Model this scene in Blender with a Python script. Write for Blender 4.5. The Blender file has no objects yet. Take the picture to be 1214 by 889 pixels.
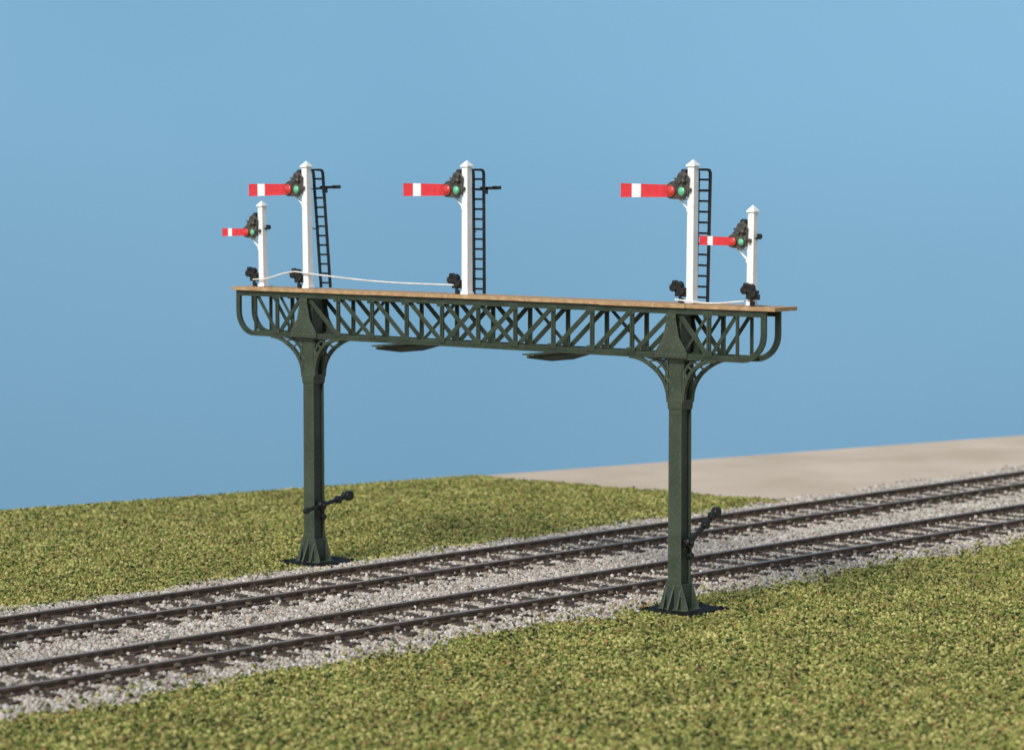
import bpy, bmesh, math, random
import numpy as np
from mathutils import Vector, Matrix
random.seed(4); rng=np.random.default_rng(7)
scene=bpy.context.scene
COL=scene.collection

# ---------------------------------------------------------------- materials
def mat_noise(name,c1,c2,scale=8,rough=0.6,bump=0.15,bscale=40,detail=6,spec=0.3,lo=0.35,hi=0.65,dirt=None,dirtscale=3,bdist=0.02,dlo=.56,dhi=.78,edge=None,edger=.022):
    m=bpy.data.materials.new(name); m.use_nodes=True
    nt=m.node_tree; N=nt.nodes; L=nt.links
    b=N["Principled BSDF"]; b.inputs["Roughness"].default_value=rough
    b.inputs["Specular IOR Level"].default_value=spec
    tc=N.new("ShaderNodeTexCoord"); no=N.new("ShaderNodeTexNoise")
    no.inputs["Scale"].default_value=scale; no.inputs["Detail"].default_value=detail
    L.new(tc.outputs["Object"],no.inputs["Vector"])
    cr=N.new("ShaderNodeValToRGB"); cr.color_ramp.elements[0].position=lo; cr.color_ramp.elements[1].position=hi
    cr.color_ramp.elements[0].color=(*c1[:3],1); cr.color_ramp.elements[1].color=(*c2[:3],1)
    L.new(no.outputs["Fac"],cr.inputs["Fac"]); out=cr.outputs["Color"]
    if dirt:
        n2=N.new("ShaderNodeTexNoise"); n2.inputs["Scale"].default_value=dirtscale; n2.inputs["Detail"].default_value=8
        L.new(tc.outputs["Object"],n2.inputs["Vector"])
        r2=N.new("ShaderNodeValToRGB"); r2.color_ramp.elements[0].position=dlo; r2.color_ramp.elements[1].position=dhi
        L.new(n2.outputs["Fac"],r2.inputs["Fac"])
        mx=N.new("ShaderNodeMixRGB"); mx.inputs["Color2"].default_value=(*dirt[:3],1)
        L.new(r2.outputs["Color"],mx.inputs["Fac"]); L.new(out,mx.inputs["Color1"]); out=mx.outputs["Color"]
    if edge:
        bv=N.new("ShaderNodeBevel"); bv.samples=4; bv.inputs["Radius"].default_value=edger
        ge=N.new("ShaderNodeNewGeometry"); dt=N.new("ShaderNodeVectorMath"); dt.operation='DOT_PRODUCT'
        L.new(bv.outputs[0],dt.inputs[0]); L.new(ge.outputs["Normal"],dt.inputs[1])
        mr=N.new("ShaderNodeMapRange"); mr.inputs[1].default_value=.98; mr.inputs[2].default_value=.80; mr.inputs[3].default_value=0; mr.inputs[4].default_value=.75
        L.new(dt.outputs["Value"],mr.inputs[0])
        mx=N.new("ShaderNodeMixRGB"); mx.inputs["Color2"].default_value=(*edge,1)
        L.new(mr.outputs[0],mx.inputs["Fac"]); L.new(out,mx.inputs["Color1"]); out=mx.outputs["Color"]
    L.new(out,b.inputs["Base Color"])
    if bump:
        n3=N.new("ShaderNodeTexNoise"); n3.inputs["Scale"].default_value=bscale; n3.inputs["Detail"].default_value=4
        L.new(tc.outputs["Object"],n3.inputs["Vector"])
        bp=N.new("ShaderNodeBump"); bp.inputs["Strength"].default_value=bump; bp.inputs["Distance"].default_value=bdist
        L.new(n3.outputs["Fac"],bp.inputs["Height"]); L.new(bp.outputs["Normal"],b.inputs["Normal"])
    return m
GREEN=mat_noise("green_paint",(.020,.031,.019),(.034,.049,.030),3,.42,.2,18,spec=.4,dirt=(.075,.09,.06),dirtscale=18,dlo=.58,dhi=.8,edge=(.10,.125,.085))
GREENL=mat_noise("worn_green_paint",(.034,.047,.031),(.052,.068,.045),2.5,.42,.2,14,spec=.4,dirt=(.10,.12,.08),dirtscale=18,dlo=.58,dhi=.82,edge=(.15,.18,.125))
DECK=mat_noise("plywood",(.34,.21,.11),(.50,.34,.19),5,.8,.4,30,spec=.15,dirt=(.22,.13,.07),dirtscale=10)
WHITE=mat_noise("white_paint",(.80,.80,.78),(.88,.88,.86),5,.45,.15,25,spec=.4,dirt=(.66,.65,.61),dirtscale=8)
RED=mat_noise("red_enamel",(.56,.024,.035),(.68,.04,.05),9,.4,.1,30,spec=.45)
BLACK=mat_noise("black_casting",(.006,.006,.006),(.015,.015,.014),12,.34,.4,30,spec=.45,dirt=(.05,.045,.04),dirtscale=14)
IRON=mat_noise("weathered_casting",(.030,.028,.024),(.075,.068,.056),14,.4,.4,30,spec=.5,dirt=(.14,.12,.10),dirtscale=14,edge=(.16,.14,.12),edger=.015)
BASE=mat_noise("black_base_plate",(.005,.005,.005),(.012,.012,.011),6,.75,.2,20,spec=.12,dirt=(.04,.045,.02),dirtscale=7)
RAILM=mat_noise("rusty_rail",(.065,.043,.030),(.13,.085,.055),5,.6,.3,25,spec=.3,dirt=(.17,.115,.08),dirtscale=4)
RAILT=mat_noise("rail_head_steel",(.19,.135,.10),(.29,.22,.17),4,.4,.1,25,spec=.5,dirt=(.10,.07,.05),dirtscale=2)
SLEEP=mat_noise("dark_sleeper",(.040,.028,.019),(.090,.064,.044),5,.75,.5,16,spec=.2,dirt=(.18,.145,.11),dirtscale=8,dlo=.5,dhi=.72)
WIRE=mat_noise("pale_wire",(.6,.58,.52),(.75,.73,.68),5,.5,0)
def lens_mat(name,c):
    return mat_noise(name,c,tuple(min(1,v*1.4) for v in c),6,.12,0,spec=.7)
LG=lens_mat("green_lens",(.12,.45,.25)); LR=lens_mat("red_lens",(.50,.035,.03))

# ---------------------------------------------------------------- mesh builder
class B:
    def __init__(s): s.bm=bmesh.new()
    def _faces(s,vs,idx,mat):
        for f in idx:
            fc=s.bm.faces.new([vs[i] for i in f]); fc.material_index=mat
    def hexa(s,p,mat=0):
        vs=[s.bm.verts.new(q) for q in p]
        s._faces(vs,[(0,3,2,1),(4,5,6,7),(0,1,5,4),(1,2,6,5),(2,3,7,6),(3,0,4,7)],mat)
    def box(s,c,d,mat=0):
        x,y,z=c; a,b,h=d[0]/2,d[1]/2,d[2]/2
        s.hexa([(x-a,y-b,z-h),(x+a,y-b,z-h),(x+a,y+b,z-h),(x-a,y+b,z-h),(x-a,y-b,z+h),(x+a,y-b,z+h),(x+a,y+b,z+h),(x-a,y+b,z+h)],mat)
    def frus(s,c0,d0,c1,d1,mat=0):
        p=[]
        for c,d in ((c0,d0),(c1,d1)):
            x,y,z=c; a,b=d[0]/2,d[1]/2
            p+=[(x-a,y-b,z),(x+a,y-b,z),(x+a,y+b,z),(x-a,y+b,z)]
        s.hexa(p,mat)
    def beam(s,p1,p2,w,d,mat=0,dep=(0,1,0)):
        p1=Vector(p1);p2=Vector(p2);dr=(p2-p1).normalized();dep=Vector(dep)
        dep=(dep-dr*dep.dot(dr)).normalized()
        sd=dr.cross(dep).normalized()*(w/2); dp=dep*(d/2)
        s.hexa([p1-sd-dp,p1+sd-dp,p1+sd+dp,p1-sd+dp,p2-sd-dp,p2+sd-dp,p2+sd+dp,p2-sd+dp],mat)
    def path(s,pts,w,d,mat=0,dep=(0,1,0)):
        pts=[Vector(p) for p in pts]; dep=Vector(dep); rings=[]
        for i,p in enumerate(pts):
            t=(pts[min(i+1,len(pts)-1)]-pts[max(i-1,0)]).normalized()
            dd=(dep-t*dep.dot(t)).normalized(); sd=t.cross(dd).normalized()*(w/2); dp=dd*(d/2)
            rings.append([s.bm.verts.new(q) for q in (p-sd-dp,p+sd-dp,p+sd+dp,p-sd+dp)])
        for a,b in zip(rings,rings[1:]):
            for k in range(4):
                f=s.bm.faces.new([a[k],a[(k+1)%4],b[(k+1)%4],b[k]]); f.material_index=mat
        for r in (rings[0][::-1],rings[-1]):
            f=s.bm.faces.new(r); f.material_index=mat
    def cyl(s,c,ax,r,h,mat=0,seg=16,r2=None):
        c=Vector(c); ax=Vector(ax).normalized(); r2=r if r2 is None else r2
        q=Vector((0,0,1)).rotation_difference(ax).to_matrix()
        A=[];Bb=[]
        for i in range(seg):
            a=2*math.pi*i/seg; v=Vector((math.cos(a),math.sin(a),0))
            A.append(s.bm.verts.new(c+q@(v*r)-ax*h/2)); Bb.append(s.bm.verts.new(c+q@(v*r2)+ax*h/2))
        for i in range(seg):
            f=s.bm.faces.new([A[i],A[(i+1)%seg],Bb[(i+1)%seg],Bb[i]]); f.material_index=mat
        for r_ in (A[::-1],Bb):
            f=s.bm.faces.new(r_); f.material_index=mat
    def ball(s,c,r,mat=0,sc=(1,1,1)):
        g=bmesh.ops.create_icosphere(s.bm,subdivisions=2,radius=r,matrix=Matrix.Translation(c)@Matrix.Diagonal((*sc,1)))
        for v in g['verts']:
            for f in v.link_faces: f.material_index=mat; f.smooth=True
    def prism(s,pts,y0,y1,mat=0):
        a=[s.bm.verts.new((x,y0,z)) for x,z in pts]; b=[s.bm.verts.new((x,y1,z)) for x,z in pts]
        n=len(pts)
        for f in ([a,b[::-1]]+[[a[i],b[i],b[(i+1)%n],a[(i+1)%n]] for i in range(n)]):
            fc=s.bm.faces.new(f); fc.material_index=mat
    def prismx(s,pts,x0,x1,mat=0):
        a=[s.bm.verts.new((x0,y,z)) for y,z in pts]; b=[s.bm.verts.new((x1,y,z)) for y,z in pts]
        n=len(pts)
        for f in ([a,b[::-1]]+[[a[i],b[i],b[(i+1)%n],a[(i+1)%n]] for i in range(n)]):
            fc=s.bm.faces.new(f); fc.material_index=mat
    def mesh(s,name,mats,bev=0):
        bmesh.ops.recalc_face_normals(s.bm,faces=s.bm.faces[:])
        me=bpy.data.meshes.new(name); s.bm.to_mesh(me); s.bm.free()
        for m in mats: me.materials.append(m)
        return me
def obj(name,data,parent=None,loc=(0,0,0),bev=0,**props):
    o=bpy.data.objects.new(name,data); COL.objects.link(o); o.location=loc
    if parent: o.parent=parent
    if bev:
        md=o.modifiers.new("bevel","BEVEL"); md.width=bev; md.segments=2; md.limit_method='ANGLE'
    for k,v in props.items(): o[k]=v
    return o

# ---------------------------------------------------------------- ground
TH=math.radians(3.2)   # tracks lie slightly askew to the gantry
tdir=Vector((math.sin(TH),math.cos(TH),0)); tperp=Vector((math.cos(TH),-math.sin(TH),0))
def T(s,y,z=0): return Vector((0,0,z))+tperp*s+tdir*y
def edge_x(y): return -14.9+.277*y    # far edge of the baseboard
def sand_y(x): return 18.3+.09*x+.12*np.sin(x*1.7)+.06*np.sin(x*4.3)

def speck_mat(name,cols,vscale,bump=.8,bd=.05):
    m=bpy.data.materials.new(name); m.use_nodes=True; nt=m.node_tree;N=nt.nodes;L=nt.links
    b=N["Principled BSDF"]; b.inputs["Roughness"].default_value=.9; b.inputs["Specular IOR Level"].default_value=.1
    tc=N.new("ShaderNodeTexCoord"); vo=N.new("ShaderNodeTexVoronoi"); vo.inputs["Scale"].default_value=vscale
    L.new(tc.outputs["Object"],vo.inputs["Vector"])
    sx=N.new("ShaderNodeSeparateColor"); L.new(vo.outputs["Color"],sx.inputs["Color"])
    cr=N.new("ShaderNodeValToRGB"); cr.color_ramp.interpolation='CONSTANT'
    e=cr.color_ramp.elements
    while len(e)<len(cols): e.new(.5)
    for k,(p,c) in enumerate(cols): e[k].position=p; e[k].color=(*c,1)
    L.new(sx.outputs[0],cr.inputs["Fac"]); L.new(cr.outputs["Color"],b.inputs["Base Color"])
    bp=N.new("ShaderNodeBump"); bp.inputs["Strength"].default_value=bump; bp.inputs["Distance"].default_value=bd
    L.new(vo.outputs["Distance"],bp.inputs["Height"]); L.new(bp.outputs["Normal"],b.inputs["Normal"])
    return m
def crumb_mat(name,cols,rough=.9,spec=.1,nlo=.75,nhi=1.25,nscale=.35):
    m=bpy.data.materials.new(name); m.use_nodes=True; nt=m.node_tree;N=nt.nodes;L=nt.links
    b=N["Principled BSDF"]; b.inputs["Roughness"].default_value=rough; b.inputs["Specular IOR Level"].default_value=spec
    oi=N.new("ShaderNodeObjectInfo"); cr=N.new("ShaderNodeValToRGB"); cr.color_ramp.interpolation='CONSTANT'
    e=cr.color_ramp.elements
    while len(e)<len(cols): e.new(.5)
    for k,(p,c) in enumerate(cols): e[k].position=p; e[k].color=(*c,1)
    L.new(oi.outputs["Random"],cr.inputs["Fac"])
    ge=N.new("ShaderNodeNewGeometry"); no=N.new("ShaderNodeTexNoise"); no.inputs["Scale"].default_value=nscale; no.inputs["Detail"].default_value=9
    no.inputs["Roughness"].default_value=.7
    L.new(ge.outputs["Position"],no.inputs["Vector"])
    mr=N.new("ShaderNodeMapRange"); mr.inputs[1].default_value=.33; mr.inputs[2].default_value=.67; mr.inputs[3].default_value=nlo; mr.inputs[4].default_value=nhi
    L.new(no.outputs["Fac"],mr.inputs[0])
    mx=N.new("ShaderNodeVectorMath"); mx.operation='SCALE'
    L.new(cr.outputs["Color"],mx.inputs[0]); L.new(mr.outputs[0],mx.inputs["Scale"]); L.new(mx.outputs[0],b.inputs["Base Color"])
    return m
GC=[(0,(.065,.08,.022)),(.17,(.16,.18,.045)),(.44,(.29,.29,.08)),(.75,(.48,.43,.16)),(.88,(.31,.18,.075)),(.94,(.02,.033,.014))]
SC=[(0,(.14,.115,.09)),(.10,(.38,.34,.28)),(.42,(.52,.47,.40)),(.74,(.30,.265,.215)),(.85,(.64,.60,.53)),(.96,(.40,.28,.19))]
TURF=speck_mat("turf",GC,14); CRUMB=crumb_mat("turf_crumb",GC,nlo=.66,nhi=1.2,nscale=.6)
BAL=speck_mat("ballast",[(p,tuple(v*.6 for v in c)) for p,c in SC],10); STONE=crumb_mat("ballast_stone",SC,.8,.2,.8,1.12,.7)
SAND=mat_noise("sand",(.50,.40,.29),(.60,.49,.37),.25,.95,.12,60,spec=.05,dirt=(.46,.37,.27),dirtscale=.15,detail=9)

def sheet(name,poly,z,mat,**p):
    bm=bmesh.new(); vs=[bm.verts.new((x,y,z)) for x,y in poly]; f=bm.faces.new(vs); 
    bmesh.ops.recalc_face_normals(bm,faces=[f])
    if f.normal.z<0: f.normal_flip()
    me=bpy.data.meshes.new(name); bm.to_mesh(me); bm.free(); me.materials.append(mat)
    return obj(name,me,**p)
sheet("ground",[(edge_x(-90),-90),(90,-90),(90,110),(edge_x(110),110)],0,TURF,kind="structure",category="ground",
      label="flat green scatter turf ground beside the tracks")
xs_=np.arange(edge_x(17.5)+.02,90,.4)
sheet("sandy_ground",[(float(x),float(sand_y(x))) for x in xs_]+[(90,110),(edge_x(110)+.02,110)],.006,SAND,kind="structure",category="ground",
      label="pale beige sandy ground beyond the grass")

def wav(y,k): return .22*math.sin(y*.9+k)+.14*math.sin(y*2.3+2*k)+.08*math.sin(y*5.1+k*3)
S0,S1=.55,10.75
bm=bmesh.new(); rows=[]
ys=np.arange(-60,90,.5)
for y in ys:
    a=S0+wav(y,1); b_=S1+wav(y,2.3)
    pts=[(a,.009),(a+.5,.045),(a+.9,.06)]+[(a+.9+(b_-a-1.8)*k/8,.06) for k in range(1,8)]+[(b_-.9,.06),(b_-.5,.045),(b_,.009)]
    rows.append([bm.verts.new(T(s,y,z+(random.uniform(-.008,.008) if z>.03 else 0))) for s,z in pts])
for r1,r2 in zip(rows,rows[1:]):
    for i in range(len(r1)-1): bm.faces.new([r1[i],r1[i+1],r2[i+1],r2[i]])
bmesh.ops.recalc_face_normals(bm,faces=bm.faces[:])
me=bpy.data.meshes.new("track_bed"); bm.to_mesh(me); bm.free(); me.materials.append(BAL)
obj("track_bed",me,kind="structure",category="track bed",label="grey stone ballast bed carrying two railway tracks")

# ---- scatter
def to_local(X,Y):
    dX=X+5.02; dY=Y-68.14
    return .7586*dX-.6512*dY, .6512*dX+.7586*dY
def sample(n):
    Y=rng.uniform(43,99,n); X=rng.uniform(-1,1,n)*.215*Y
    keep=rng.uniform(0,99,n)<Y; return to_local(X[keep],Y[keep])
def track_s(x,y): 
    return x*tperp.x+y*tperp.y, x*tdir.x+y*tdir.y
wv=np.vectorize(wav)
def scatter(name,pts,mat,rad,smin,smax,sub,**p):
    me=bpy.data.meshes.new(name); me.vertices.add(len(pts)); me.vertices.foreach_set("co",np.asarray(pts,dtype=np.float32).ravel()); me.materials.append(mat)
    o=obj(name,me,**p)
    g=bpy.data.node_groups.new(name+"_scatter","GeometryNodeTree")
    g.interface.new_socket("Geometry",in_out='INPUT',socket_type='NodeSocketGeometry')
    g.interface.new_socket("Geometry",in_out='OUTPUT',socket_type='NodeSocketGeometry')
    N=g.nodes;L=g.links
    gi=N.new("NodeGroupInput");go=N.new("NodeGroupOutput");ip=N.new("GeometryNodeInstanceOnPoints")
    ic=N.new("GeometryNodeMeshIcoSphere"); ic.inputs["Radius"].default_value=rad; ic.inputs["Subdivisions"].default_value=sub
    sm=N.new("GeometryNodeSetMaterial"); sm.inputs["Material"].default_value=mat
    r1=N.new("FunctionNodeRandomValue"); r1.data_type='FLOAT_VECTOR'; r1.inputs[0].default_value=(0,0,0); r1.inputs[1].default_value=(6.28,6.28,6.28)
    r2=N.new("FunctionNodeRandomValue"); r2.data_type='FLOAT_VECTOR'; r2.inputs[0].default_value=(smin,)*3; r2.inputs[1].default_value=(smax,)*3
    r2.inputs["Seed"].default_value=5
    L.new(gi.outputs[0],ip.inputs["Points"]); L.new(ic.outputs[0],sm.inputs[0]); L.new(sm.outputs[0],ip.inputs["Instance"])
    L.new(r1.outputs[0],ip.inputs["Rotation"]); L.new(r2.outputs[0],ip.inputs["Scale"]); L.new(ip.outputs[0],go.inputs[0])
    md=o.modifiers.new("scatter","NODES"); md.node_group=g
    return o
def plates(x,y): return ((abs(x-.04)<.72)&(abs(y-.12)<.72))|((abs(x-11.65)<.72)&(abs(y-.12)<.72))
x,y=sample(700000); s,t=track_s(x,y)
w1=wv(t,1); w2=wv(t,2.3); jit=rng.normal(0,.14,len(x))
inbed=(s>S0+w1+jit+.05)&(s<S1+w2+jit-.05)
stray=(rng.uniform(0,1,len(x))<.05)&((s<S0+w1+.9)|(s>S1+w2-.9))
ok=(~inbed|stray)&(x>edge_x(y))&((y<sand_y(x)+rng.normal(0,.10,len(x))))&(~plates(x,y))
gx=x[ok];gy=y[ok]; gz=rng.uniform(.0,.05,len(gx))+np.where(stray[ok]&inbed[ok],.06,0)
scatter("grass",np.stack([gx,gy,gz],1),CRUMB,.038,.4,1.55,1,kind="stuff",category="grass",label="green, yellow and brown scatter turf grass")
x,y=sample(460000); s,t=track_s(x,y)
w1=wv(t,1); w2=wv(t,2.3); jit=rng.normal(0,.15,len(x))
inb=(s>S0+w1+jit-.1)&(s<S1+w2+jit+.1)&(x>edge_x(y))
onsl=np.zeros(len(x),bool)
TC=(3.45,8.3); SP=.86
for c in TC:
    onsl|=(abs(s-c)<1.6)&((np.abs((t/SP)-np.round(t/SP))*SP)<.19)
    for q in (-.95,.95): onsl|=abs(s-c-q)<.12
zz=np.clip(np.minimum(s-S0,S1-s)*.08,.0,.062)
sp=rng.uniform(0,1,len(x))<.10
k=inb&(~onsl|sp)&~plates(x,y)
scatter("gravel",np.stack([x[k],y[k],zz[k]+rng.uniform(0,.022,k.sum())+np.where(onsl[k],.06,0)],1),STONE,.046,.45,1.4,1,kind="stuff",category="gravel",label="loose grey and tan ballast stones around tracks")

# ---------------------------------------------------------------- tracks
def rail_mesh():
    pr=[(-.10,.12),(.10,.12),(.10,.14),(.035,.16),(.035,.225),(.062,.235),(.062,.285),(-.062,.285),(-.062,.235),(-.035,.225),(-.035,.16),(-.10,.14)]
    b=B(); n=len(pr); bm=b.bm; ysr=list(range(-60,91,2)); rings=[[bm.verts.new((px,yy,pz)) for px,pz in pr] for yy in ysr]
    for r1,r2 in zip(rings,rings[1:]):
        for i in range(n):
            f=bm.faces.new([r1[i],r1[(i+1)%n],r2[(i+1)%n],r2[i]]); f.material_index=1 if i==6 else 0
    bm.faces.new(rings[0]); bm.faces.new(rings[-1])
    return b.mesh("rail",[RAILM,RAILT])
RM=rail_mesh()
def sleeper_mesh():
    b=B(); b.frus((0,0,.0),(3.2,.40),(0,0,.13),(3.12,.34))
    for q in (-.95,.95):
        b.box((q,0,.128),(.34,.22,.02))
        for sgn in (-1,1):
            b.box((q+sgn*.13,0,.15),(.09,.2,.05)); b.beam((q+sgn*.11,0,.15),(q+sgn*.05,0,.215),.05,.14)
    return b.mesh("sleeper",[SLEEP])
SM=sleeper_mesh()
for ti,c in enumerate(TC):
    p=T(c,0); tr=bpy.data.objects.new("railway_track",None); COL.objects.link(tr); tr.location=p; tr.rotation_euler=(0,0,-TH)
    tr.empty_display_size=.5
    tr["label"]="straight railway track with rusty rails on dark sleepers"; tr["category"]="railway track"; tr["group"]="parallel railway tracks under the gantry"
    for q in (-.95,.95): obj("rail",RM,tr,(q,0,0))
    for k in range(int(-20/SP),int(58/SP)):
        o=obj("sleeper",SM,tr,(random.uniform(-.03,.03),k*SP,random.uniform(-.012,.004))); o.rotation_euler=(0,0,random.uniform(-.02,.02))

# ---------------------------------------------------------------- gantry
CX=11.61; ZB,ZT=5.82,6.90; HY=.27
XL,XR=-2.4,14.1; R=.55
gan=bpy.data.objects.new("signal_gantry",None); COL.objects.link(gan)
gan["label"]="dark green lattice signal gantry spanning two tracks"; gan["category"]="signal gantry"
b=B(); n=7; xs=np.linspace(XL-.12,XR+.36,n+1)
for i in range(n):
    dz=random.uniform(-.008,.008)
    b.box(((xs[i]+xs[i+1])/2,.02+random.uniform(-.012,.012),6.955+dz),(xs[i+1]-xs[i]+.002,.86+random.uniform(-.01,.01),.085+random.uniform(-.004,.004)))
obj("deck",b.mesh("deck",[DECK]),gan,bev=.006)
def truss(rear):
    b=B()
    arcL=[(XL+R-R*math.sin(a),0,ZB+R-R*math.cos(a)) for a in np.linspace(0,math.pi/2,9)]
    arcR=[(XR-R+R*math.sin(a),0,ZB+R-R*math.cos(a)) for a in np.linspace(0,math.pi/2,9)]
    pts=[(XL,0,ZT)]+arcL[::-1]+[(5.8,0,ZB)]+arcR+[(XR,0,ZT)]
    b.path(pts,.085,.10)
    b.path([(p[0],-.045,p[2]) for p in pts],.135,.018)
    b.beam((XL-.03,0,ZT-.03),(XR+.03,0,ZT-.03),.08,.10); b.beam((XL,-.058,ZT-.065),(XR,-.058,ZT-.065),.14,.018)
    pan=CX/10; nodes=[i*pan for i in range(11)]
    def vert(x,w=.11): 
        b.beam((x,-.012,ZB+.03),(x,-.012,ZT-.07),w,.05); b.beam((x,-.045,ZB+.05),(x,-.045,ZT-.1),.035,.04)
    for x in nodes[1:-1]: vert(x)
    def diag(x1,z1,x2,z2,w=.115,y=.012): b.beam((x1,y,z1),(x2,y,z2),w,.03)
    lo,hi=ZB+.04,ZT-.09
    for i in range(10):
        a,c=nodes[i],nodes[i+1]
        if i<6: diag(a+.04,hi,c-.04,lo)
        elif rear and i in (6,8): diag(a+.04,hi,c-.04,lo,.08,.045)
        if i>3: diag(a+.04,lo,c-.04,hi,y=.045 if i in (4,5) else .012)
        elif rear and i in (1,3): diag(a+.04,lo,c-.04,hi,.08,.045)
    for s,x0,xe in ((-1,0,XL),(1,CX,XR)):
        xm=x0+s*1.0; vert(xm); diag(x0+s*.12,hi,xm-s*.05,lo); diag(xm+s*.04,lo,x0+s*1.75,hi,.09); vert(x0+s*1.78,.07)
        diag(x0+s*.25,lo,xm-s*.04,hi,.07,.045)
    for x in nodes+[-1.0,CX+1.0]:
        for z in (ZB+.08,ZT-.13):
            b.box((x,-.066,z),(.24,.016,.13))
            for dx in (-.08,0,.08): b.cyl((x+dx,-.078,z),(0,1,0),.016,.016,seg=6)
    return b.mesh("truss_girder",[GREEN])
obj("truss_girder",truss(False),gan,(0,-HY,0),bev=.006)
obj("truss_girder",truss(True),gan,(0,HY,0),bev=.006)
b=B(); pan=CX/10; xs=[-2.0,-1.0]+[i*pan for i in range(11)]+[CX+1,CX+2]
for x in xs: b.beam((x,-HY+.06,ZB+.02),(x,HY-.06,ZB+.02),.05,.04,dep=(0,0,1))
for i,(x1,x2) in enumerate(zip(xs,xs[1:])):
    s=1 if i%2 else -1; b.beam((x1,-s*(HY-.08),ZB+.03),(x2,s*(HY-.08),ZB+.03),.04,.03,dep=(0,0,1))
obj("lateral_bracing",b.mesh("lateral_bracing",[GREEN]),gan)
b=B()
b.prismx([(-1.2,.0),(1.25,.0),(1.25,-.06),(.45,-.17),(-.35,-.17),(-1.2,-.06)],-.03,.03)
b.box((0,.02,.02),(.34,2.42,.035)); b.box((0,.02,-.045),(.16,1.6,.03))
CB=b.mesh("cross_beam",[GREENL])
for x in (3.33,8.12): obj("cross_beam",CB,gan,(x,0,ZB-.10),bev=.004)
def column_mesh():
    b=B(); H=ZB-.06
    b.frus((0,0,.05),(.25,.27),(0,0,H),(.23,.25))
    for s in (-1,1):
        b.hexa([(-.185,s*.17-.022,.05),(.185,s*.17-.022,.05),(.185,s*.17+.022,.05),(-.185,s*.17+.022,.05),
                (-.175,s*.17-.022,H),(.175,s*.17-.022,H),(.175,s*.17+.022,H),(-.175,s*.17+.022,H)])
        for sx in (-1,1):
            z=.9
            while z<4.6:
                b.cyl((sx*.14,s*.195,z),(0,1,0),.011,.012,seg=6); z+=.16
    b.box((0,0,(H+ZT)/2),(.30,.36,ZT-H-.06)); b.box((0,0,5.72),(.50,.50,.06))
    return b.mesh("column",[GREENL])
def collar_mesh():
    b=B(); b.box((0,0,4.80),(.45,.45,.07)); b.box((0,0,4.715),(.40,.43,.12)); b.frus((0,0,4.60),(.385,.40),(0,0,4.67),(.40,.42))
    return b.mesh("collar",[GREENL])
def gusset_mesh(s):
    b=B(); y=s*(HY+.08)
    b.prism([(-.44,ZB-.03),(.44,ZB-.03),(.44,ZB+.1),(.22,ZB+.42),(.13,ZT-.28),(.13,ZT-.14),(-.13,ZT-.14),(-.13,ZT-.28),(-.22,ZB+.42),(-.44,ZB+.1)],y-.012,y+.012)
    for x_,z_ in [(-.36,ZB+.03),(-.24,ZB+.03),(-.12,ZB+.03),(0,ZB+.03),(.12,ZB+.03),(.24,ZB+.03),(.36,ZB+.03),(-.25,ZB+.24),(.25,ZB+.24),(-.16,ZB+.42),(.16,ZB+.42),(-.09,ZT-.36),(.09,ZT-.36),(-.08,ZT-.2),(.08,ZT-.2),(-.08,ZB+.2),(.08,ZB+.2)]:
        b.cyl((x_,y+s*.018,z_),(0,1,0),.024,.024,seg=8)
    return b.mesh("gusset_plate",[GREENL])
def bracket_mesh(sx,sy):
    b=B()
    def P(x_,z_):
        k=min(1,max(0,(x_-.2)/.5)); return (sx*x_,sy*(.15+(HY-.15)*k),z_)
    def arc(x0,x1,z0,z1,w,d,n=12):
        b.path([P(x1-(x1-x0)*math.cos(a),z0+(z1-z0)*math.sin(a)) for a in np.linspace(0,math.pi/2,n)],w,d,dep=(0,sy,0))
    arc(.21,1.22,4.82,ZB-.06,.075,.10); arc(.21,.72,5.22,ZB-.06,.055,.06,9)
    for a in (.45,.8,1.1):
        xo=1.22-1.01*math.cos(a); zo=4.82+(ZB-.06-4.82)*math.sin(a); xi=.72-.51*math.cos(a); zi=5.22+(ZB-.06-5.22)*math.sin(a)
        b.beam(P(xo,zo),P(xi,zi),.04,.04)
    b.beam(P(.19,ZB-.05),P(1.28,ZB-.05),.03,.10)
    b.beam(P(.215,4.8),P(.215,ZB-.06),.04,.08)
    return b.mesh("curved_bracket",[GREENL])
def foot_mesh():
    b=B()
    for s in (-1,1):
        b.prism([(-.40,.07),(.40,.07),(.40,.13),(.20,.72),(.17,.78),(-.17,.78),(-.20,.72),(-.40,.13)],s*.205-.012,s*.205+.012)
        b.prismx([(s*.22,.07),(s*.44,.07),(s*.44,.12),(s*.22,.62)],-.02,.02)
        b.prismx([(-.36,.07),(.36,.07),(.36,.12),(.19,.66),(-.19,.66),(-.36,.12)],s*.20-.012,s*.20+.012)
        for x_,z_ in [(-.32,.15),(-.16,.15),(0,.15),(.16,.15),(.32,.15),(-.22,.4),(.22,.4),(-.14,.62),(.14,.62),(0,.62)]:
            b.cyl((x_,s*.222,z_),(0,1,0),.022,.024,seg=8)
    b.box((0,0,.085),(.80,.60,.03))
    return b.mesh("foot_gusset",[GREENL])
def base_mesh():
    b=B(); b.frus((.04,.12,.0),(1.5,1.5),(.04,.12,.085),(1.46,1.46))
    for sx in (-1,1):
        for sy in (-1,1): b.cyl((.04+sx*.6,.12+sy*.6,.10),(0,0,1),.05,.05,seg=6)
    return b.mesh("base_plate",[BASE])
CM,KM,FM,BMh=column_mesh(),collar_mesh(),foot_mesh(),base_mesh()
GM=[gusset_mesh(-1),gusset_mesh(1)]
BRK=[bracket_mesh(a,c) for a in (-1,1) for c in (-1,1)]
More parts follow.
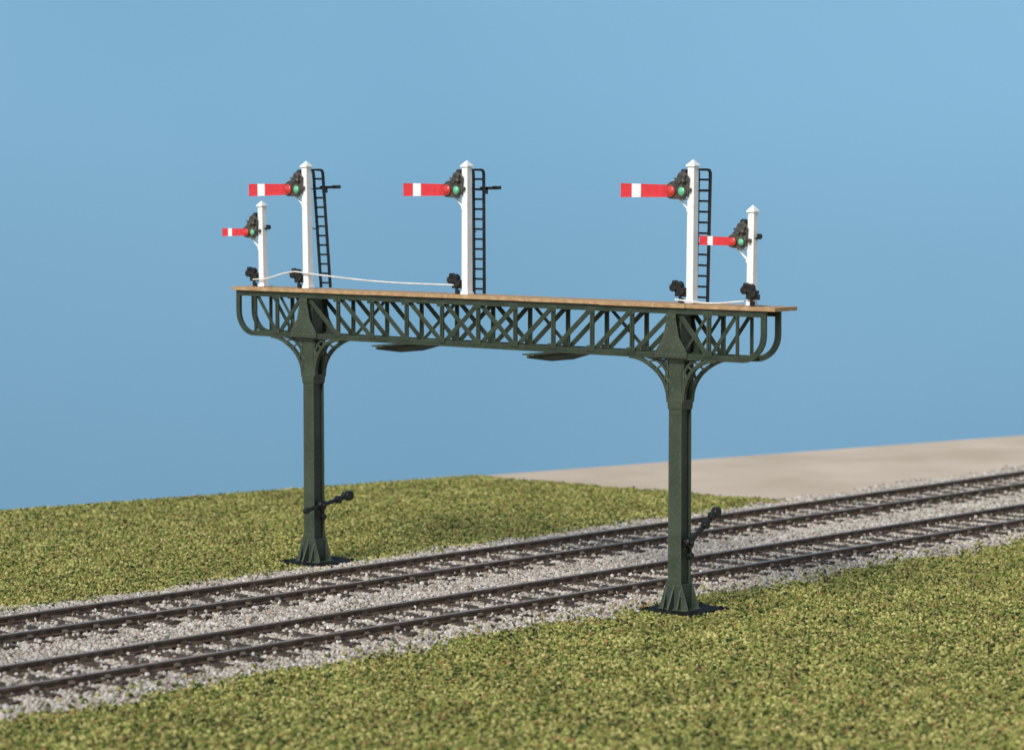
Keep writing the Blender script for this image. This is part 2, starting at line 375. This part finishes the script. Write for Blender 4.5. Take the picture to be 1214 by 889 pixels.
def lever_mesh(ang,bk,Ln):
    b=B(); ca,sa=math.cos(ang),math.sin(ang)
    def Q(t,h=0): return (.0,t*ca-h*sa,t*sa+h*ca)
    b.path([Q(-bk),Q(-.2),Q(.25),Q(Ln)],.095,.07,dep=(1,0,0))
    b.cyl(Q(0),(1,0,0),.13,.12,seg=14); b.cyl(Q(0),(1,0,0),.05,.22,seg=10)
    b.cyl(Q(Ln*.55),(1,0,0),.10,.13,seg=12); b.cyl(Q(Ln-.1),(1,0,0),.13,.13,seg=14); b.cyl(Q(Ln*.78,.03),(1,0,0),.10,.11,seg=10)
    b.beam(Q(0),(0,.05,-.32),.08,.06,dep=(1,0,0)); b.cyl((0,.05,-.30),(1,0,0),.085,.1,seg=10)
    if bk>.3: b.cyl(Q(-bk),(1,0,0),.085,.11,seg=12)
    return b.mesh("balance_lever",[BLACK])
for x,ang,bk,zl,Ln in ((0,math.radians(9),.55,1.52,1.10),(CX,math.radians(30),.15,1.60,1.28)):
    c=obj("column",CM,gan,(x,0,0),bev=.008)
    obj("collar",KM,c,bev=.008); obj("gusset_plate",GM[0],c); obj("gusset_plate",GM[1],c); obj("foot_gusset",FM,c,bev=.004); obj("base_plate",BMh,c,bev=.01)
    for m in BRK: obj("curved_bracket",m,c,bev=.005)
    obj("balance_lever",lever_mesh(ang,bk,Ln),c,(.27,0,zl),bev=.01)

# ---------------------------------------------------------------- signals
def make_signal(tall,lad_lean,arm_bar):
    H=3.05 if tall else 2.05; w=.175 if tall else .16
    az=2.50 if tall else 1.40
    out={}
    b=B(); b.frus((0,0,0),(w*1.08,w*1.08),(0,0,H),(w,w)); b.box((0,0,.03),(w*1.3,w*1.3,.06))
    b.beam((-.08,-.03,az-.42),(-.36,-.03,az-.16),.035,.05); b.beam((-.08,-.03,az-.2),(-.38,-.03,az-.17),.03,.05); b.box((-.1,-.03,az-.40),(.06,.07,.12))
    out["post"]=b.mesh("post",[WHITE])
    b=B(); b.box((0,0,H+.015),(w*1.35,w*1.35,.03)); b.frus((0,0,H+.03),(w*1.3,w*1.3),(0,0,H+.15),(.02,.02))
    out["cap"]=b.mesh("cap",[WHITE])
    b=B(); L=1.92 if tall else 1.32; h=.155 if tall else .10; r=.60 if tall else .48
    s0,s1=(1.60,1.34) if tall else (1.10,.96)
    def hh(x): return h*(.90+.12*(x-r)/(L-r))
    y0,y1=-.17,-.145
    for a,c,m in ((L,s0,0),(s0,s1,1),(s1,r,0)):
        b.prism([(-a,az-hh(a)),(-c,az-hh(c)),(-c,az+hh(c)),(-a,az+hh(a))],y0,y1,m)
    b.box((-(L+r)/2,-.138,az),(L-r-.06,.012,.04),0)
    out["arm"]=b.mesh("arm",[RED,WHITE])
    b=B(); R1=.145 if tall else .11; gx=-.17; rx=-.48 if tall else -.40
    y0,y1=-.165,-.12
    pts=[(rx-R1-.03,az-.10),(rx-.05,az-R1-.03),(gx+.02,az-R1-.05),(gx+R1,az-.08),(gx+R1,az+.10),(gx+R1+.02,az+.30),(gx+.02,az+.46),(gx-.12,az+.40),(gx-.20,az+.24),(rx-.05,az+R1+.05),(rx-R1-.03,az+.10)]
    b.prism(pts,y0,y1)
    b.cyl((gx,-.17,az),(0,1,0),R1*.9,.05,seg=20); b.cyl((rx,-.17,az),(0,1,0),R1*.9,.05,seg=20)
    b.cyl((gx+.02,-.17,az+.33),(0,1,0),.085,.10,seg=14); b.cyl((gx-.1,-.16,az+.22),(0,1,0),.06,.09,seg=12)
    b.ball((gx+.05,-.2,az+.22),.06); b.cyl((0,-.10,az+.03),(0,1,0),.045,.12,seg=10)
    b.beam((gx-.2,-.19,az+.28),(gx+.1,-.19,az+.2),.04,.05)
    out["spectacle_plate"]=b.mesh("spectacle_plate",[IRON])
    for nm,xx,mt,lr in (("green_lens",gx,LG,R1*.62),("red_lens",rx,LR,R1*.85)):
        b=B(); b.cyl((xx,-.20,az),(0,1,0),lr,.02,seg=20); b.ball((xx,-.205,az),lr*.92,sc=(1,.25,1)); out[nm]=b.mesh(nm,[mt])
    b=B(); lx,ly=-.22,.02
    b.box((lx,ly,az+.06),(.17,.17,.26)); b.frus((lx,ly,az+.19),(.19,.19),(lx,ly,az+.25),(.10,.10)); b.cyl((lx,ly,az+.29),(0,0,1),.05,.09,seg=10)
    b.cyl((lx,ly-.10,az+.05),(0,1,0),.065,.06,seg=12); b.box((lx,ly,az-.09),(.22,.2,.03))
    b.cyl((lx-.03,ly,az+.42),(0,1,0),.075,.12,seg=12); b.box((lx+.05,ly,az+.38),(.16,.07,.06))
    out["lamp"]=b.mesh("lamp",[BLACK])
    b=B()
    b.cyl((-.30,-.08,.38),(0,1,0),.11,.12,seg=14); b.cyl((-.44,-.08,.34),(0,1,0),.09,.14,seg=12); b.beam((-.50,-.08,.40),(-.08,-.08,.30),.07,.06)
    b.beam((-.30,-.08,.38),(-.26,-.08,.08),.06,.05); b.cyl((-.20,-.1,.26),(0,1,0),.085,.1,seg=12); b.box((-.15,-.06,.2),(.14,.1,.12)); b.box((-.36,-.05,.20),(.1,.09,.12))
    b.cyl((-.40,-.10,.46),(0,1,0),.05,.12,seg=10); b.cyl((-.24,-.08,.06),(0,0,1),.06,.1,seg=10)
    out["crank"]=b.mesh("crank",[BLACK])
    if tall:
        b=B(); yb,yt=.40+lad_lean,.42; xo=.0; hw=.165; top=2.98
        for sx in (-1,1):
            b.path([(sx*hw+xo,yb,.0),(sx*hw+xo,yt,top-.08),(sx*hw+xo,yt-.03,top-.02),(sx*hw+xo,yt-.10,top),(sx*hw*.6+xo,.08,top)],.055,.055,dep=(1,0,0))
        n=12
        for i in range(n):
            z=.12+i*(top-.2)/(n-.4); yy=yb+(yt-yb)*z/top
            b.cyl((xo,yy,z),(1,0,0),.024,hw*2,seg=8)
        b.beam((-.1,.08,1.5),(-.1,yb*.5+yt*.5,1.5),.03,.03,dep=(1,0,0)); b.beam((.1,.08,az),(.1,yt,az),.03,.03,dep=(1,0,0))
        if arm_bar:
            b.box((.1,.72,az+.04),(.06,.66,.07)); b.box((.1,.97,az+.05),(.16,.16,.08)); b.box((.1,.55,az-.02),(.06,.14,.16))
        out["ladder"]=b.mesh("ladder",[BLACK])
    else:
        b=B(); b.cyl((.10,.1,az+.12),(0,1,0),.06,.1,seg=10); b.box((.1,.05,az+.08),(.1,.12,.05)); b.box((.04,.1,az+.1),(.1,.05,.05))
        out["back_light_blinder"]=b.mesh("back_light_blinder",[BLACK])
    return out
def place_signal(name,meshes,x,y,label,cat,tilt=0,cdx=0):
    e=bpy.data.objects.new(name,None); COL.objects.link(e); e.location=(x,y,7.0); e.rotation_euler=(0,tilt,0)
    e["label"]=label; e["category"]=cat; e["group"]="semaphore signals standing on the gantry"
    for nm in ("post","arm","spectacle_plate","lamp","crank","ladder","back_light_blinder"):
        if nm in meshes:
            o=obj(nm,meshes[nm],e,(cdx if nm=="crank" else 0,-.06 if (nm=="crank" and cdx) else 0,0),bev=.006 if nm in("post","crank","lamp") else 0)
            if nm=="post": obj("cap",meshes["cap"],o)
            if nm=="spectacle_plate": obj("green_lens",meshes["green_lens"],o); obj("red_lens",meshes["red_lens"],o)
    return e
place_signal("semaphore_signal",make_signal(True,.22,True),-.16,0,"tall white semaphore signal, red arm, leaning black ladder","semaphore signal",tilt=-.018)
place_signal("semaphore_signal",make_signal(True,.04,True),5.20,0,"tall white semaphore signal with black ladder, midway on gantry","semaphore signal",tilt=0)
place_signal("semaphore_signal",make_signal(True,-.03,False),11.92,0,"tall white semaphore signal, red arm, upright black ladder","semaphore signal",tilt=.008)
sm=make_signal(False,0,False)
place_signal("small_semaphore_signal",sm,-1.78,0,"short white semaphore signal with small red arm","semaphore signal",tilt=-.02)
place_signal("small_semaphore_signal",sm,13.56,0,"short white semaphore signal, black crank before its foot","semaphore signal",tilt=.012,cdx=.36)

def wire(pts,label):
    cu=bpy.data.curves.new("signal_wire","CURVE"); cu.dimensions='3D'; cu.bevel_depth=.019; cu.bevel_resolution=2
    sp=cu.splines.new('BEZIER'); sp.bezier_points.add(len(pts)-1)
    for q,p in zip(sp.bezier_points,pts): q.co=p; q.handle_left_type=q.handle_right_type='AUTO'
    cu.materials.append(WIRE)
    dg=bpy.data.objects.new("tmp",cu); COL.objects.link(dg); bpy.context.view_layer.update()
    me=bpy.data.meshes.new_from_object(dg.evaluated_get(bpy.context.evaluated_depsgraph_get())); bpy.data.objects.remove(dg)
    obj("signal_wire",me,label=label,category="wire",group="pale wires between the signal feet")
wire([(-2.0,-.16,7.18),(-1.5,-.16,7.22),(-.9,-.16,7.36),(-.5,-.16,7.42)],"short pale wire rising to the tall signal")
wire([(-.5,-.16,7.42),(.6,-.16,7.34),(2.5,-.15,7.24),(4.9,-.14,7.22)],"long sagging pale wire between two tall signals")
wire([(11.6,-.2,7.08),(12.6,-.22,7.03),(13.5,-.18,7.10)],"short pale wire lying along the deck")

# ---------------------------------------------------------------- backdrop (blue sheet)
SKY=mat_noise("blue_backdrop",(.195,.40,.585),(.215,.425,.615),.03,1,0,spec=0)
bm=bmesh.new(); rows=[]
F=Vector((-.6512,.7586,0)); Rt=Vector((.7586,.6512,0)); C0=Vector((48.18,-48.42,0))
for j in range(41):
    z=-45+j*3
    d=165+(max(0,12-z)**1.5)*.024
    rows.append([bm.verts.new(C0+F*(d-abs(k*8)**2/900)+Rt*(k*8)+Vector((0,0,z))) for k in range(-16,17)])
for a,c in zip(rows,rows[1:]):
    for i in range(len(a)-1):
        f=bm.faces.new([a[i],a[i+1],c[i+1],c[i]]); f.smooth=True
me=bpy.data.meshes.new("sky"); bm.to_mesh(me); bm.free(); me.materials.append(SKY)
obj("sky",me,kind="structure",category="sky",label="plain pale blue sky backdrop behind the gantry")

# ---------------------------------------------------------------- light
sd=Vector((.12,-1.0,0)).normalized(); el=math.radians(40)
S=Vector((sd.x*math.cos(el),sd.y*math.cos(el),math.sin(el)))
l=bpy.data.lights.new("sun","SUN"); l.energy=3.3; l.angle=math.radians(22); l.color=(1,.955,.88)
lo=bpy.data.objects.new("sun",l); COL.objects.link(lo); lo.rotation_euler=S.to_track_quat('Z','Y').to_euler()
w=bpy.data.worlds.new("World"); scene.world=w; w.use_nodes=True
nt=w.node_tree; st=nt.nodes.new("ShaderNodeTexSky"); st.sky_type='NISHITA'; st.sun_disc=False
st.sun_elevation=el; st.sun_rotation=math.atan2(S.x,S.y)
nt.links.new(st.outputs[0],nt.nodes["Background"].inputs["Color"]); nt.nodes["Background"].inputs["Strength"].default_value=.14

# ---------------------------------------------------------------- camera
cd=bpy.data.cameras.new("camera"); cam=bpy.data.objects.new("camera",cd); COL.objects.link(cam)
cam.location=(48.18,-48.42,9.91); cam.rotation_euler=(math.radians(90-4.28),0,math.radians(40.64))
cd.sensor_width=36; cd.lens=94.9; cd.clip_end=600; cd.clip_start=.5
cd.dof.use_dof=True; cd.dof.focus_distance=63; cd.dof.aperture_fstop=.40
scene.camera=cam
scene.view_settings.view_transform='Standard'; scene.view_settings.look='None'; scene.view_settings.exposure=0
